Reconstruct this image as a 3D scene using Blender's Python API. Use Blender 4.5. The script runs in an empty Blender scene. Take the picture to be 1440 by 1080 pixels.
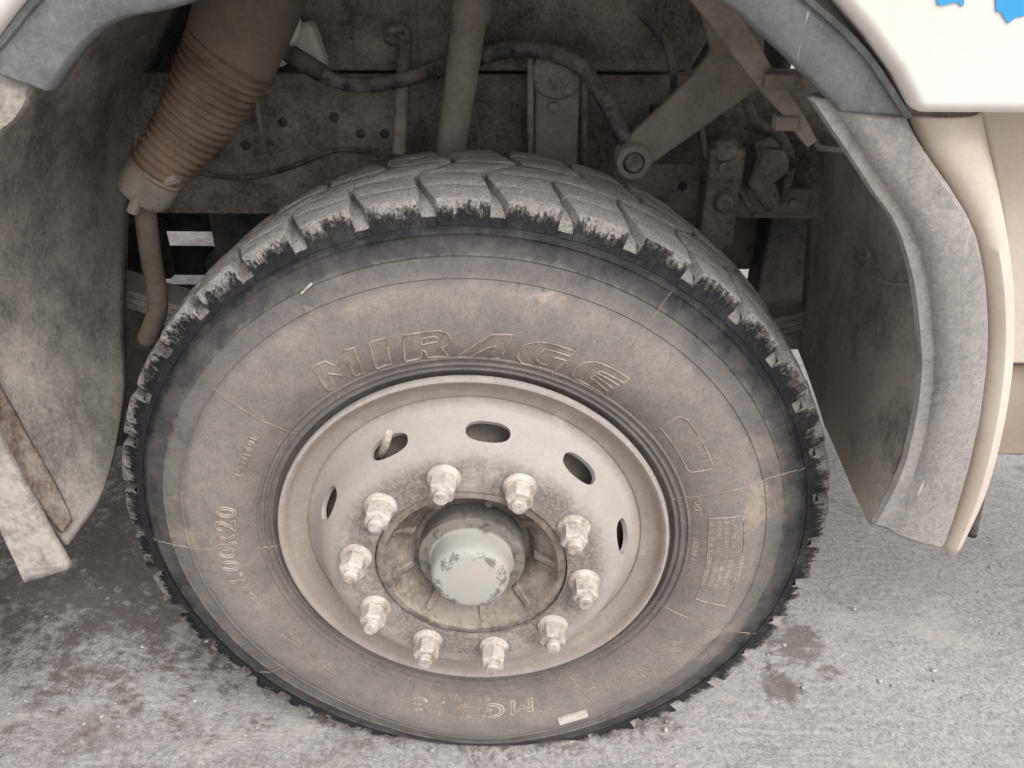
import bpy, bmesh, math, random
import numpy as np
from mathutils import Vector, Matrix, noise as mnoise
S = bpy.context.scene
C = S.collection
random.seed(7)
rad = math.radians

# ------------------------------------------------------------------ camera
CAM = np.array([.0844, -.8933, 1.3523]); YAW, PITCH, FPX = -.0256, .535, 1124.0
cd = bpy.data.cameras.new('camera'); cam = bpy.data.objects.new('camera', cd); C.objects.link(cam)
cd.sensor_fit = 'HORIZONTAL'; cd.sensor_width = 36; cd.lens = 36*FPX/1440; cd.clip_start = .02; cd.clip_end = 400
cam.location = CAM; cam.rotation_euler = (rad(90)-PITCH, 0, -YAW)
S.camera = cam
# ------------------------------------------------------------------ overcast daylight
SUN_EL, SUN_AZ = rad(52), rad(35)          # azimuth measured from -Y (behind the camera) towards +X
w = bpy.data.worlds.new('World'); S.world = w; w.use_nodes = True
nt = w.node_tree; bg = nt.nodes['Background']
sky = nt.nodes.new('ShaderNodeTexSky'); sky.sky_type = 'NISHITA'; sky.sun_disc = False
sky.sun_elevation = SUN_EL; sky.sun_rotation = math.pi-SUN_AZ; sky.dust_density = 4; sky.air_density = 1
hs = nt.nodes.new('ShaderNodeHueSaturation'); hs.inputs['Saturation'].default_value = .12
mulc = nt.nodes.new('ShaderNodeMix'); mulc.data_type = 'RGBA'; mulc.blend_type = 'MULTIPLY'; mulc.inputs[0].default_value = 1
mulc.inputs[7].default_value = (1.0, .998, .998, 1)
nt.links.new(sky.outputs[0], hs.inputs['Color']); nt.links.new(hs.outputs[0], mulc.inputs[6])
nt.links.new(mulc.outputs[2], bg.inputs[0]); bg.inputs[1].default_value = .13
sd = bpy.data.lights.new('sun', 'SUN'); sd.energy = 1.3; sd.angle = rad(35); sd.color = (1, .98, .96)
sun = bpy.data.objects.new('sun', sd); C.objects.link(sun)
sdir = Vector((math.sin(SUN_AZ)*math.cos(SUN_EL), -math.cos(SUN_AZ)*math.cos(SUN_EL), math.sin(SUN_EL)))
sun.rotation_euler = sdir.to_track_quat('Z', 'Y').to_euler(); sun.location = (2, -3, 5)
vs = S.view_settings; vs.view_transform = 'Standard'; vs.look = 'None'; vs.gamma = 1; vs.exposure = .5; vs.use_curve_mapping = False

# ------------------------------------------------------------------ pixel -> place
_f = np.array([math.sin(YAW)*math.cos(PITCH), math.cos(YAW)*math.cos(PITCH), -math.sin(PITCH)])
_r = np.array([math.cos(YAW), -math.sin(YAW), 0.]); _u = np.cross(_r, _f)
def ray(px, py): return _f+_r*((px-720)/FPX)-_u*((py-540)/FPX)
def P(px, py, y):
    d = ray(px, py); return Vector(CAM+d*((y-CAM[1])/d[1]))
def PX(px, py, x):
    d = ray(px, py); return Vector(CAM+d*((x-CAM[0])/d[0]))

# ------------------------------------------------------------------ materials
class M:
    def __init__(s, name):
        s.m = bpy.data.materials.new(name); s.m.use_nodes = True; s.t = s.m.node_tree
        s.b = s.t.nodes['Principled BSDF']; s.co = s.t.nodes.new('ShaderNodeTexCoord').outputs['Object']
    def n(s, t): return s.t.nodes.new(t)
    def set(s, sock, v):
        if hasattr(v, 'is_output'): s.t.links.new(v, sock)
        else:
            if isinstance(v, tuple) and len(v) == 3 and sock.type == 'RGBA': v = (*v, 1)
            sock.default_value = v
    def noise(s, scale, detail=5, rough=.6, vec=None, stretch=None, dist=0):
        k = s.n('ShaderNodeTexNoise'); k.inputs['Scale'].default_value = scale; k.inputs['Detail'].default_value = detail
        k.inputs['Roughness'].default_value = rough; k.inputs['Distortion'].default_value = dist
        v = vec or s.co
        if stretch:
            mp = s.n('ShaderNodeMapping'); mp.inputs['Scale'].default_value = stretch; s.set(mp.inputs[0], v); v = mp.outputs[0]
        s.set(k.inputs['Vector'], v); return k.outputs[0]
    def voro(s, scale, feat='F1', rnd=1):
        k = s.n('ShaderNodeTexVoronoi'); k.feature = feat; k.inputs['Scale'].default_value = scale; k.inputs['Randomness'].default_value = rnd
        s.set(k.inputs['Vector'], s.co); return k.outputs[0]
    def math(s, op, a, b=0., c=0., clamp=False):
        k = s.n('ShaderNodeMath'); k.operation = op; k.use_clamp = clamp
        s.set(k.inputs[0], a); s.set(k.inputs[1], b); s.set(k.inputs[2], c); return k.outputs[0]
    def ramp(s, f, *stops):
        k = s.n('ShaderNodeValToRGB'); e = k.color_ramp.elements
        while len(e) < len(stops): e.new(.5)
        for q, (p, v) in zip(e, stops):
            q.position = p; q.color = (v, v, v, 1) if not isinstance(v, tuple) else (*v, 1)
        s.set(k.inputs[0], f); return k.outputs[0]
    def rng(s, f, a, b, c=0., d=1.):
        k = s.n('ShaderNodeMapRange'); s.set(k.inputs[0], f)
        for i, v in enumerate((a, b, c, d)): k.inputs[i+1].default_value = v
        return k.outputs[0]
    def mix(s, f, a, b, mode='MIX'):
        k = s.n('ShaderNodeMix'); k.data_type = 'RGBA'; k.blend_type = mode
        s.set(k.inputs[0], f); s.set(k.inputs[6], a); s.set(k.inputs[7], b); return k.outputs[2]
    def sep(s):
        k = s.n('ShaderNodeSeparateXYZ'); s.set(k.inputs[0], s.co); return k.outputs
    def nz(s):
        g = s.n('ShaderNodeNewGeometry'); k = s.n('ShaderNodeSeparateXYZ'); s.set(k.inputs[0], g.outputs['Normal']); return k.outputs[2]
    def bump(s, h, strength=.4, dist=.002):
        k = s.n('ShaderNodeBump'); k.inputs['Strength'].default_value = strength; k.inputs['Distance'].default_value = dist
        s.set(k.inputs['Height'], h)
        if s.b.inputs['Normal'].is_linked: s.set(k.inputs['Normal'], s.b.inputs['Normal'].links[0].from_socket)
        s.set(s.b.inputs['Normal'], k.outputs[0])
    def fin(s, col, rough=.85, metal=0., spec=.3):
        s.set(s.b.inputs['Base Color'], col); s.set(s.b.inputs['Roughness'], rough); s.set(s.b.inputs['Metallic'], metal)
        s.set(s.b.inputs['Specular IOR Level'], spec); return s.m

DUST = (.37, .325, .285)
def dusty(name, base, dust=DUST, cover=.5, rough=.7, scale=9, speck=.25, bump=.3, up=.35, spec=.3, each=False):
    a = M(name)
    if each:
        oi = a.n('ShaderNodeObjectInfo'); ad = a.n('ShaderNodeVectorMath'); ad.operation = 'MULTIPLY_ADD'; a.set(ad.inputs[0], oi.outputs['Location']); ad.inputs[1].default_value = (7, 7, 7); a.set(ad.inputs[2], a.co); a.co = ad.outputs[0]
    m = a.math('ADD', a.rng(a.noise(scale, 9, .72), .38, .62, cover-.42, cover+.42), a.math('MULTIPLY', a.nz(), up), clamp=True)
    fine = a.noise(140, 4, .7)
    m = a.math('ADD', m, a.rng(fine, .3, .7, -speck, speck), clamp=True)
    d2 = a.mix(a.noise(4, 4), tuple(v*.8 for v in dust), tuple(min(1, v*1.15) for v in dust))
    col = a.mix(m, base, d2)
    a.bump(fine, bump, .0015); a.bump(a.noise(30, 5), bump*.6, .004)
    return a.fin(col, a.rng(m, 0, 1, rough, .95), 0, spec)

def tyre_mat():
    a = M('dusty_rubber'); x, y, z = a.sep()
    r = a.math('SQRT', a.math('ADD', a.math('MULTIPLY', x, x), a.math('MULTIPLY', z, z)))
    big = a.noise(7, 6, .65); mid = a.noise(38, 6, .75); fine = a.noise(230, 4, .75)
    rj = a.math('ADD', r, a.rng(mid, .3, .7, -.006, .006)); rj = a.math('ADD', rj, a.rng(fine, .3, .7, -.0035, .0035))
    t = a.rng(rj, .30, .57)
    R = lambda v: (v-.30)/.27
    mask = a.ramp(t, (R(.302), .5), (R(.33), .72), (R(.435), .85), (R(.4465), .62), (R(.452), .58), (R(.474), .48), (R(.4785), .24), (R(.500), .14), (R(.506), .02))
    yj = a.math('ADD', y, a.rng(mid, .3, .7, -.0016, .0016)); yj = a.math('ADD', yj, a.rng(fine, .3, .7, -.0010, .0010))
    ang = a.math('ARCTAN2', x, z); cv = a.n('ShaderNodeCombineXYZ'); a.set(cv.inputs[0], a.math('MULTIPLY', ang, 30.)); a.set(cv.inputs[1], a.math('MULTIPLY', r, 16.))
    drip = a.noise(3.6, 5, .75, vec=cv.outputs[0]); yj = a.math('ADD', yj, a.rng(drip, .3, .7, -.0024, .0024))
    onface = a.math('MULTIPLY', a.rng(yj, .0622, .0652), a.math('GREATER_THAN', r, .5095))
    mask = a.math('MAXIMUM', mask, onface)
    side = a.math('SUBTRACT', 1., onface)
    mask = a.math('ADD', mask, a.math('MULTIPLY', side, a.rng(a.noise(16, 8, .78), .3, .7, -.20, .20)), clamp=True)
    # the leading side of the tread has been rubbed cleaner
    wipe = a.rng(a.math('ADD', x, a.rng(mid, .3, .7, -.25, .25)), -.55, -.25, .62, 0.)
    wipe = a.math('MULTIPLY', wipe, a.math('GREATER_THAN', r, .51))
    mask = a.math('SUBTRACT', mask, wipe, clamp=True)
    # scraped smears of pale mud
    sm = a.ramp(a.noise(5, 7, .7, dist=.6), (.56, 0.), (.66, .55)); sm = a.math('MULTIPLY', sm, a.ramp(t, (R(.40), 0.), (R(.44), 1.), (R(.47), .6), (R(.5), 0.)))
    mask = a.math('ADD', mask, a.math('MULTIPLY', sm, .5), clamp=True)
    spk = a.ramp(fine, (.36, .35), (.55, 1.)); mask2 = a.math('MULTIPLY', mask, a.mix(.35, (1, 1, 1), spk))
    tone = a.mix(big, (.262, .232, .210), (.37, .333, .303))
    grain = a.noise(330, 5, .85); chunk = a.noise(75, 6, .8)
    td = a.mix(a.rng(chunk, .3, .7), (.37, .335, .31), (.63, .58, .545)); td = a.mix(a.ramp(grain, (.36, .75), (.5, 0.)), td, (.14, .12, .11)); td = a.mix(a.ramp(grain, (.54, 0.), (.64, .7)), td, (.68, .62, .58))
    tone = a.mix(onface, tone, td)
    a.bump(a.math('MULTIPLY', grain, onface), .8, .0025); a.bump(a.math('MULTIPLY', chunk, onface), .8, .005)
    tone = a.mix(sm, tone, (.5, .41, .33))
    rub = a.mix(a.noise(3, 2), (.014, .016, .020), (.024, .023, .027))
    tone = a.mix(a.math('MULTIPLY', a.rng(rj, .375, .325), .55), tone, (.215, .178, .155))
    strk = a.noise(60, 5, .7, stretch=(1, 1, 1)); tone = a.mix(a.ramp(strk, (.58, 0.), (.7, .3)), tone, (.17, .15, .135))
    col = a.mix(mask2, rub, tone)
    a.bump(fine, .35, .001)
    hh = a.math('MULTIPLY', a.noise(90, 6, .7), a.math('GREATER_THAN', r, .515)); a.bump(hh, .7, .004)
    a.bump(mid, .12, .002)
    return a.fin(col, a.rng(mask2, 0, 1, .62, .95), 0, .25)

def rim_mat():
    a = M('dusty_rim_paint'); x, y, z = a.sep()
    r = a.math('SQRT', a.math('ADD', a.math('MULTIPLY', x, x), a.math('MULTIPLY', z, z)))
    big = a.noise(9, 7, .65); fine = a.noise(160, 5, .75); mid = a.noise(42, 7, .75)
    col = a.mix(big, (.40, .36, .325), (.60, .555, .515))
    band = a.ramp(a.rng(r, .12, .31), (.02, .5), (.12, 1.), (.33, 1.), (.46, .3), (.66, .16), (.74, .6), (.82, .6), (.93, .4))
    dirt = a.math('MULTIPLY', band, a.ramp(a.math('ADD', a.math('MULTIPLY', big, .55), a.math('MULTIPLY', mid, .45)), (.38, 0.), (.50, 1.)))
    dirt = a.math('MULTIPLY', dirt, a.rng(fine, .3, .6, .35, 1.))
    col = a.mix(a.math('MULTIPLY', dirt, .88), col, (.09, .08, .075))
    dust = a.ramp(a.rng(r, .12, .31), (0., .3), (.66, .15), (.75, .75), (.9, .7), (.96, 0.))
    col = a.mix(a.math('MULTIPLY', dust, a.rng(mid, .3, .7, .5, 1.)), col, (.31, .26, .22))
    rust = a.ramp(a.noise(60, 6, .7), (.66, 0.), (.72, .6)); col = a.mix(rust, col, (.2, .12, .08))
    a.bump(fine, .3, .0008); a.bump(mid, .25, .0025)
    return a.fin(col, .8, 0, .3)

def chipped(name, base, chip, amt=.6, dust=(.55, .49, .43)):
    a = M(name); mid = a.noise(45, 8, .75); big = a.noise(14, 5)
    col = a.mix(a.rng(big, .35, .65), base, dust)
    col = a.mix(a.ramp(mid, (amt, 0.), (amt+.05, 1.)), col, chip)
    a.bump(mid, .35, .002); a.bump(a.noise(200, 3, .7), .3, .0008)
    return a.fin(col, .75, 0, .35)

def plastic(name, c0, c1, dust, cover):
    # faded plastic: fine mottling, long wipe streaks, chalky dust and hairline scratches
    a = M(name); fine = a.noise(190, 5, .85); mid = a.noise(60, 8, .82); strk = a.noise(1, 6, .7, stretch=(26, 26, 7), dist=.5); big = a.noise(3.3, 4)
    col = a.mix(a.rng(strk, .35, .65), c0, c1)
    m = a.math('ADD', a.rng(a.math('ADD', a.math('MULTIPLY', mid, .6), a.math('MULTIPLY', big, .4)), .38, .62, cover-.3, cover+.3), a.math('MULTIPLY', a.nz(), .15), clamp=True)
    m = a.math('MULTIPLY', m, a.rng(fine, .36, .6, .15, 1.))
    col = a.mix(m, col, dust)
    sc = a.ramp(a.noise(1, 3, .5, stretch=(150, 60, 9), dist=1.2), (.70, 0.), (.74, .7)); col = a.mix(sc, col, tuple(min(1, v*1.6) for v in dust))
    a.bump(fine, .25, .0008); a.bump(mid, .15, .002)
    return a.fin(col, a.rng(m, 0, 1, .5, .9), 0, .4)
def cap_mat():
    a = M('chipped_cap_paint'); x, y, z = a.sep(); mid = a.noise(55, 8, .8); big = a.noise(18, 5)
    r = a.math('SQRT', a.math('ADD', a.math('MULTIPLY', x, x), a.math('MULTIPLY', z, z)))
    col = a.mix(a.rng(big, .35, .65), (.44, .435, .40), (.47, .43, .395))
    lip = a.math('MULTIPLY', a.rng(r, .030, .046), a.rng(r, .060, .054))         # knocks along the rim of the face
    lip = a.math('MULTIPLY', lip, a.rng(y, -.022, -.028)); fl = a.rng(r, .061, .066)
    k = a.math('ADD', a.math('MULTIPLY', a.math('MAXIMUM', lip, fl), .13), mid)
    col = a.mix(a.math('MULTIPLY', fl, .9), col, (.21, .183, .16))
    col = a.mix(a.ramp(k, (.635, 0.), (.68, .8)), col, (.13, .125, .115))
    a.bump(mid, .4, .002); a.bump(a.noise(220, 3, .7), .35, .0008)
    return a.fin(col, .75, 0, .35)
def concrete_mat():
    a = M('dusty_concrete'); x, y, z = a.sep()
    big = a.noise(1.6, 6, .6); mid = a.noise(13, 8, .72); fine = a.noise(95, 6, .85); grit = a.noise(230, 4, .85); flake = a.noise(48, 7, .78)
    broom = a.noise(1, 5, .6, stretch=(7, 120, 1))
    bm = a.math('MULTIPLY', a.ramp(broom, (.42, 0.), (.60, 1.)), a.ramp(a.noise(2.6, 3), (.40, .1), (.6, 1.)))
    col = a.mix(big, (.41, .38, .36), (.53, .495, .47))
    col = a.mix(a.rng(mid, .35, .65, 0, .65), col, (.455, .425, .415))
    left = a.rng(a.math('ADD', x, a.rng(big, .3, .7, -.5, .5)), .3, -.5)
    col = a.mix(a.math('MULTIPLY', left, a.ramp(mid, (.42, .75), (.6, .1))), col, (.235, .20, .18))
    fl_ = a.ramp(flake, (.50, 0.), (.56, 1.)); col = a.mix(a.math('MULTIPLY', fl_, a.rng(left, 0, 1, .2, .5)), col, (.58, .54, .51))
    col = a.mix(a.ramp(fine, (.40, .65), (.49, 0.)), col, (.235, .215, .205))
    col = a.mix(a.ramp(fine, (.53, 0.), (.63, .65)), col, (.68, .64, .62))
    col = a.mix(a.ramp(grit, (.55, 0.), (.63, .6)), col, (.72, .69, .675))
    col = a.mix(a.ramp(grit, (.35, .65), (.43, 0.)), col, (.16, .148, .14))
    col = a.mix(a.math('MULTIPLY', bm, .32), col, (.24, .22, .21))
    damp = a.ramp(a.noise(3.1, 7, .68, dist=.4), (.58, 0.), (.66, .6)); col = a.mix(damp, col, (.20, .168, .15))
    pale = a.ramp(a.noise(2.3, 6, .65, stretch=(1, 1.8, 1)), (.55, 0.), (.67, .5)); col = a.mix(pale, col, (.64, .595, .55))
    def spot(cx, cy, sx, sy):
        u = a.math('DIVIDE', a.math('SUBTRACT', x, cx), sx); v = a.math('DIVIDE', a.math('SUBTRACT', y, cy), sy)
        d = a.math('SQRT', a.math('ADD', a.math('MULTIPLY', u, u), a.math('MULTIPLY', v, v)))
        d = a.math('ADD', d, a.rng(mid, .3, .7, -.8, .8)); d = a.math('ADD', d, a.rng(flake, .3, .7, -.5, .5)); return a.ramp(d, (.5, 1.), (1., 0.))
    for s_ in ((.66, .30, .07, .09), (.60, .20, .05, .05), (-.5, .30, .13, .10), (-.30, .16, .12, .07), (-.80, .56, .62, .42), (.02, .12, .36, .075)):  # damp spots; the last two also paint in underbody and contact shade
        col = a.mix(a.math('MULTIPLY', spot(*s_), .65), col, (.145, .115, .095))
    a.bump(fine, .9, .003); a.bump(grit, .6, .0015); a.bump(mid, .35, .006); a.bump(flake, .5, .003); a.bump(bm, .25, .0015)
    return a.fin(col, .95, 0, .2)

MT = {}
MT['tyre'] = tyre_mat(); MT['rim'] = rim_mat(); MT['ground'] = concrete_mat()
MT['nut'] = dusty('dusty_nut_paint', (.20, .155, .125), (.60, .545, .50), .66, .7, 34, .3, .5, .35, .3, True)
MT['stud'] = dusty('dusty_steel', (.22, .19, .17), (.55, .48, .43), .6, .6, 80, .3, .4)
MT['cap'] = cap_mat()
MT['hub'] = dusty('dusty_cast_hub', (.12, .098, .082), (.345, .302, .262), .5, .8, 16, .3, .5)
MT['drum'] = dusty('dusty_drum', (.22, .19, .16), (.46, .40, .35), .7)
MT['trim'] = plastic('grey_plastic_trim', (.085, .097, .102), (.15, .163, .168), (.36, .335, .31), .26)
MT['band'] = plastic('dusty_grey_plastic', (.15, .15, .148), (.27, .255, .24), (.48, .43, .395), .58)
MT['strip'] = dusty('dusty_white_strip', (.20, .175, .155), (.50, .46, .42), .72, .7, 30, .3, .7, .1)
MT['white'] = dusty('white_cab_paint', (.84, .82, .78), (.74, .69, .63), .25, .3, 2, .05, .03, 0, .5)
MT['cream'] = dusty('dusty_cream_paint', (.70, .63, .53), (.55, .48, .40), .35, .45, 4, .12, .1, .1, .4)
MT['tan'] = dusty('dusty_tan_box', (.30, .24, .18), (.45, .38, .30), .5, .6, 3, .08, .1)
MT['liner'] = dusty('dusty_rubber_liner', (.14, .124, .11), (.52, .47, .425), .64, .8, 6, .25, .5, .2)
MT['liner2'] = dusty('dusty_brightened_liner', (.16, .14, .122), (.60, .54, .475), .74, .8, 6, .2, .5, .2)  # liner copy with its colour brightened, as the rear guard gets less light
MT['reddirt'] = dusty('red_mud', (.14, .095, .075), (.42, .365, .32), .5, .95, 16, .35, 1.)
MT['steel'] = dusty('dusty_chassis', (.075, .066, .06), (.40, .348, .305), .56, .7, 8, .3, .5, .3)
MT['dark'] = dusty('oily_black_metal', (.03, .029, .028), (.17, .15, .135), .4, .6, 8, .2, .35, .25)
MT['bar'] = dusty('dusty_bar', (.13, .113, .094), (.37, .325, .28), .7, .7, 6, .15, .3)
MT['hose'] = dusty('dusty_hose', (.045, .042, .05), (.27, .235, .21), .45, .7, 30, .2, .3)
MT['bellow'] = dusty('brown_bellows', (.10, .07, .052), (.28, .21, .16), .5, .75, 9, .15, .25, .25)
MT['duct'] = dusty('dusty_duct', (.08, .065, .052), (.20, .162, .13), .6, .75, 5, .15, .25)
MT['plastic'] = dusty('white_plastic', (.82, .78, .70), (.62, .56, .48), .3, .5, 12, .1, .1)
MT['wire'] = dusty('wire', (.22, .2, .18), (.5, .45, .4), .5, .5, 40)
MT['blue'] = dusty('blue_print', (.06, .36, .72), (.10, .42, .75), .3, .4, 6, .03, .0, 0)
MT['sticker'] = dusty('white_sticker', (.72, .67, .62), (.50, .45, .41), .35, .6, 40, .25, .1)
MT['ridge'] = dusty('worn_rubber_ridge', (.17, .145, .125), (.46, .40, .35), .5, .9, 20, .3, .3, .3)
MT['pebble'] = dusty('grit', (.24, .21, .195), (.58, .53, .5), .5, .9, 60)

# ------------------------------------------------------------------ mesh helpers
def mesh(name, V, F, mat, parent=None, smooth=False, origin=(0, 0, 0), angle=None):
    me = bpy.data.meshes.new(name); o = Vector(origin)
    me.from_pydata([tuple(Vector(v)-o) for v in V], [], F); me.update()
    if smooth: me.polygons.foreach_set('use_smooth', [True]*len(me.polygons))
    if angle: me.set_sharp_from_angle(angle=rad(angle))
    me.materials.append(MT[mat]); ob = bpy.data.objects.new(name, me); C.objects.link(ob)
    if parent:
        ob.parent = parent; base = Vector(origin)-world_of(parent); ob.location = base
    else: ob.location = o
    return ob
_w = {}
def world_of(o):
    v = Vector(o.location)
    while o.parent: o = o.parent; v = v+Vector(o.location)
    return v
def fixn(ob):
    bm = bmesh.new(); bm.from_mesh(ob.data); bmesh.ops.recalc_face_normals(bm, faces=bm.faces[:]); bm.to_mesh(ob.data); bm.free(); return ob
class B:
    """collects geometry of ONE part"""
    def __init__(s): s.V = []; s.F = []
    def add(s, V, F): k = len(s.V); s.V += [Vector(v) for v in V]; s.F += [tuple(i+k for i in f) for f in F]; return s
    def box(s, a, b):
        (x0, y0, z0), (x1, y1, z1) = a, b
        return s.add([(x0, y0, z0), (x1, y0, z0), (x1, y1, z0), (x0, y1, z0), (x0, y0, z1), (x1, y0, z1), (x1, y1, z1), (x0, y1, z1)],
                     [(0, 3, 2, 1), (4, 5, 6, 7), (0, 1, 5, 4), (1, 2, 6, 5), (2, 3, 7, 6), (3, 0, 4, 7)])
    def tube(s, pts, r, n=12, caps=True, closed=False):
        pts = [Vector(p) for p in pts]; rs = r if isinstance(r, (list, tuple)) else [r]*len(pts); V = []; L = len(pts)
        up = None
        for i, p in enumerate(pts):
            t = (pts[(i+1) % L]-pts[i-1]) if closed else (pts[min(i+1, L-1)]-pts[max(i-1, 0)])
            t.normalize()
            if up is None: up = t.orthogonal().normalized()
            up = (up-t*up.dot(t)).normalized(); q = t.cross(up)
            for k in range(n):
                a = 2*math.pi*k/n; V.append(p+(up*math.cos(a)+q*math.sin(a))*rs[i])
        F = [(i*n+k, i*n+(k+1) % n, (i+1) % L*n+(k+1) % n, (i+1) % L*n+k) for i in range(L if closed else L-1) for k in range(n)]
        if caps and not closed: F += [tuple(range(n))[::-1], tuple((L-1)*n+k for k in range(n))]
        return s.add(V, F)
    def prism(s, poly, y0, y1):
        n = len(poly); V = [(p[0], y0, p[1]) for p in poly]+[(p[0], y1, p[1]) for p in poly]
        return s.add(V, [tuple(range(n)), tuple(range(n, 2*n))[::-1]]+[(i, i+n, (i+1) % n+n, (i+1) % n) for i in range(n)])
    def make(s, name, mat, parent=None, smooth=False, origin=(0, 0, 0), angle=None, bevel=0, seg=2):
        ob = fixn(mesh(name, s.V, s.F, mat, parent, smooth, origin, None))
        if angle: ob.data.set_sharp_from_angle(angle=rad(angle))
        if bevel: md = ob.modifiers.new('bevel', 'BEVEL'); md.width = bevel; md.segments = seg; md.limit_method = 'ANGLE'; md.angle_limit = rad(35); md.harden_normals = True; ob.data.polygons.foreach_set('use_smooth', [True]*len(ob.data.polygons)); ob.data.set_sharp_from_angle(angle=rad(30))
        return ob
def lathe(profile, n, close=False):
    """profile (r, y) about the Y axis through the origin"""
    V = []; F = []; m = len(profile)
    for i in range(n):
        a = 2*math.pi*i/n
        V += [Vector((r*math.sin(a), y, r*math.cos(a))) for r, y in profile]
    for i in range(n):
        for j in range(m if close else m-1):
            F.append((i*m+j, i*m+(j+1) % m, (i+1) % n*m+(j+1) % m, (i+1) % n*m+j))
    return V, F
def spline(pts, k=6):
    pts = [Vector(p) for p in pts]; out = []
    for i in range(len(pts)-1):
        a, b, c, d = pts[max(i-1, 0)], pts[i], pts[i+1], pts[min(i+2, len(pts)-1)]
        for j in range(k):
            t = j/k; out.append(.5*((2*b)+(c-a)*t+(2*a-5*b+4*c-d)*t*t+(3*b-a-3*c+d)*t**3))
    return out+[pts[-1]]
def loft(name, L, R, section, mat, parent, thick=.004, k=5, wob=0):
    """band between two edge lines (x, z) with a cross-section [(t, y), ...]"""
    Ls = spline([(p[0], 0, p[1]) for p in L], k); Rs = spline([(p[0], 0, p[1]) for p in R], k); V = []; m = len(section)
    for i, (a, b) in enumerate(zip(Ls, Rs)):
        for t, y in section:
            v = a+(b-a)*t; wv = wob*mnoise.noise(Vector((i*.35, t*2, 3.1)))
            V.append((v.x+wv, y+wv*.6, v.z))
    F = [(i*m+j, i*m+j+1, (i+1)*m+j+1, (i+1)*m+j) for i in range(len(Ls)-1) for j in range(m-1)]
    ob = fixn(mesh(name, V, F, mat, parent, True)); md = ob.modifiers.new('thickness', 'SOLIDIFY'); md.thickness = thick; md.offset = 0
    ob.data.set_sharp_from_angle(angle=rad(50)); return ob
def lerp_tab(tab, v):
    xs = [a for a, _ in tab]; return float(np.interp(v, xs, [b for _, b in tab]))
def sheet(name, prof, y0, y1, mat, parent, ny=10, thick=.005, wob=.006, k=6):
    """curved sheet: profile (x, z) line, running in depth from y0(z) to y1(z)"""
    ps = spline([(a, 0, b) for a, b in prof], k); V = []
    for i, p in enumerate(ps):
        u = i/(len(ps)-1); a = lerp_tab(y0, u); b = lerp_tab(y1, u)
        for j in range(ny+1):
            y = a+(b-a)*j/ny; d = wob*mnoise.noise(Vector((p.x*5, y*6, p.z*5)))
            V.append((p.x+d, y, p.z+d*.5))
    F = [(i*(ny+1)+j, i*(ny+1)+j+1, (i+1)*(ny+1)+j+1, (i+1)*(ny+1)+j) for i in range(len(ps)-1) for j in range(ny)]
    ob = fixn(mesh(name, V, F, mat, parent, True)); md = ob.modifiers.new('thickness', 'SOLIDIFY'); md.thickness = thick; md.offset = 0
    return ob
def empty(name, loc=(0, 0, 0), parent=None):
    o = bpy.data.objects.new(name, None); C.objects.link(o); o.empty_display_size = .1
    if parent: o.parent = parent
    o.location = loc; return o

# ------------------------------------------------------------------ ground
def axis(lo, hi, f0, f1, step):
    a = list(np.arange(f0, f1, step)); left = []; v = f0; s = step
    while v > lo: s *= 1.35; v -= s; left.append(max(v, lo))
    right = []; v = a[-1]; s = step
    while v < hi: s *= 1.35; v += s; right.append(min(v, hi))
    return left[::-1]+a+right
gx = axis(-60, 60, -1.5, 1.6, .009); gy = axis(-60, 60, -.45, 1.6, .009)
X, Y = np.meshgrid(gx, gy)
def vnoise(X, Y, s, seed):
    rs = np.random.RandomState(seed).rand(256, 256); u = X*s; v = Y*s; i = np.floor(u).astype(int); j = np.floor(v).astype(int); fu = u-i; fv = v-j
    fu = fu*fu*(3-2*fu); fv = fv*fv*(3-2*fv); g = lambda a, b: rs[a % 256, b % 256]
    return (g(i, j)*(1-fu)+g(i+1, j)*fu)*(1-fv)+(g(i, j+1)*(1-fu)+g(i+1, j+1)*fu)*fv-.5
Z = .004*vnoise(X, Y, 6, 1)+.0025*vnoise(X, Y, 28, 2)+.0016*vnoise(X, Y*1., 80, 3)+.0009*vnoise(X*3, Y*55, 1, 4)
Z = np.where((abs(X) < 3) & (abs(Y) < 3), Z, 0)-.002
nx = len(gx); ny_ = len(gy)
GV = np.stack([X, Y, Z], -1).reshape(-1, 3); idx = np.arange(nx*ny_).reshape(ny_, nx)
GF = np.stack([idx[:-1, :-1], idx[:-1, 1:], idx[1:, 1:], idx[1:, :-1]], -1).reshape(-1, 4)
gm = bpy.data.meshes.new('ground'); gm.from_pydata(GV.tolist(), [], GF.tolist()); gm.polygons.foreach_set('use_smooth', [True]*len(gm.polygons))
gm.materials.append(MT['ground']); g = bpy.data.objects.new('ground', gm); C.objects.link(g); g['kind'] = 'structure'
# loose grit
b = B(); ico = [(0, 0, 1), (.9, 0, .3), (.28, .85, .3), (-.72, .53, .35), (-.72, -.53, .3), (.28, -.85, .35), (0, 0, -.6)]
icf = [(0, 1, 2), (0, 2, 3), (0, 3, 4), (0, 4, 5), (0, 5, 1), (6, 2, 1), (6, 3, 2), (6, 4, 3), (6, 5, 4), (6, 1, 5)]
for i in range(2600):
    x, y = random.uniform(-1.2, 1.3), random.uniform(-.25, 1.3); s = random.choice([.0012]*6+[.0020]*3+[.0034, .0045])*random.uniform(.7, 1.3); a = random.random()*6.3
    ca, sa = math.cos(a), math.sin(a); e = random.uniform(.7, 1.4)
    b.add([((vx*ca*e-vy*sa)*s+x, (vx*sa*e+vy*ca)*s+y, vz*s*.7+.0006) for vx, vy, vz in ico], icf)
go = b.make('loose_grit', 'pebble'); go['kind'] = 'stuff'; go['label'] = 'fine pale grit scattered over the concrete'; go['category'] = 'grit'

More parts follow.
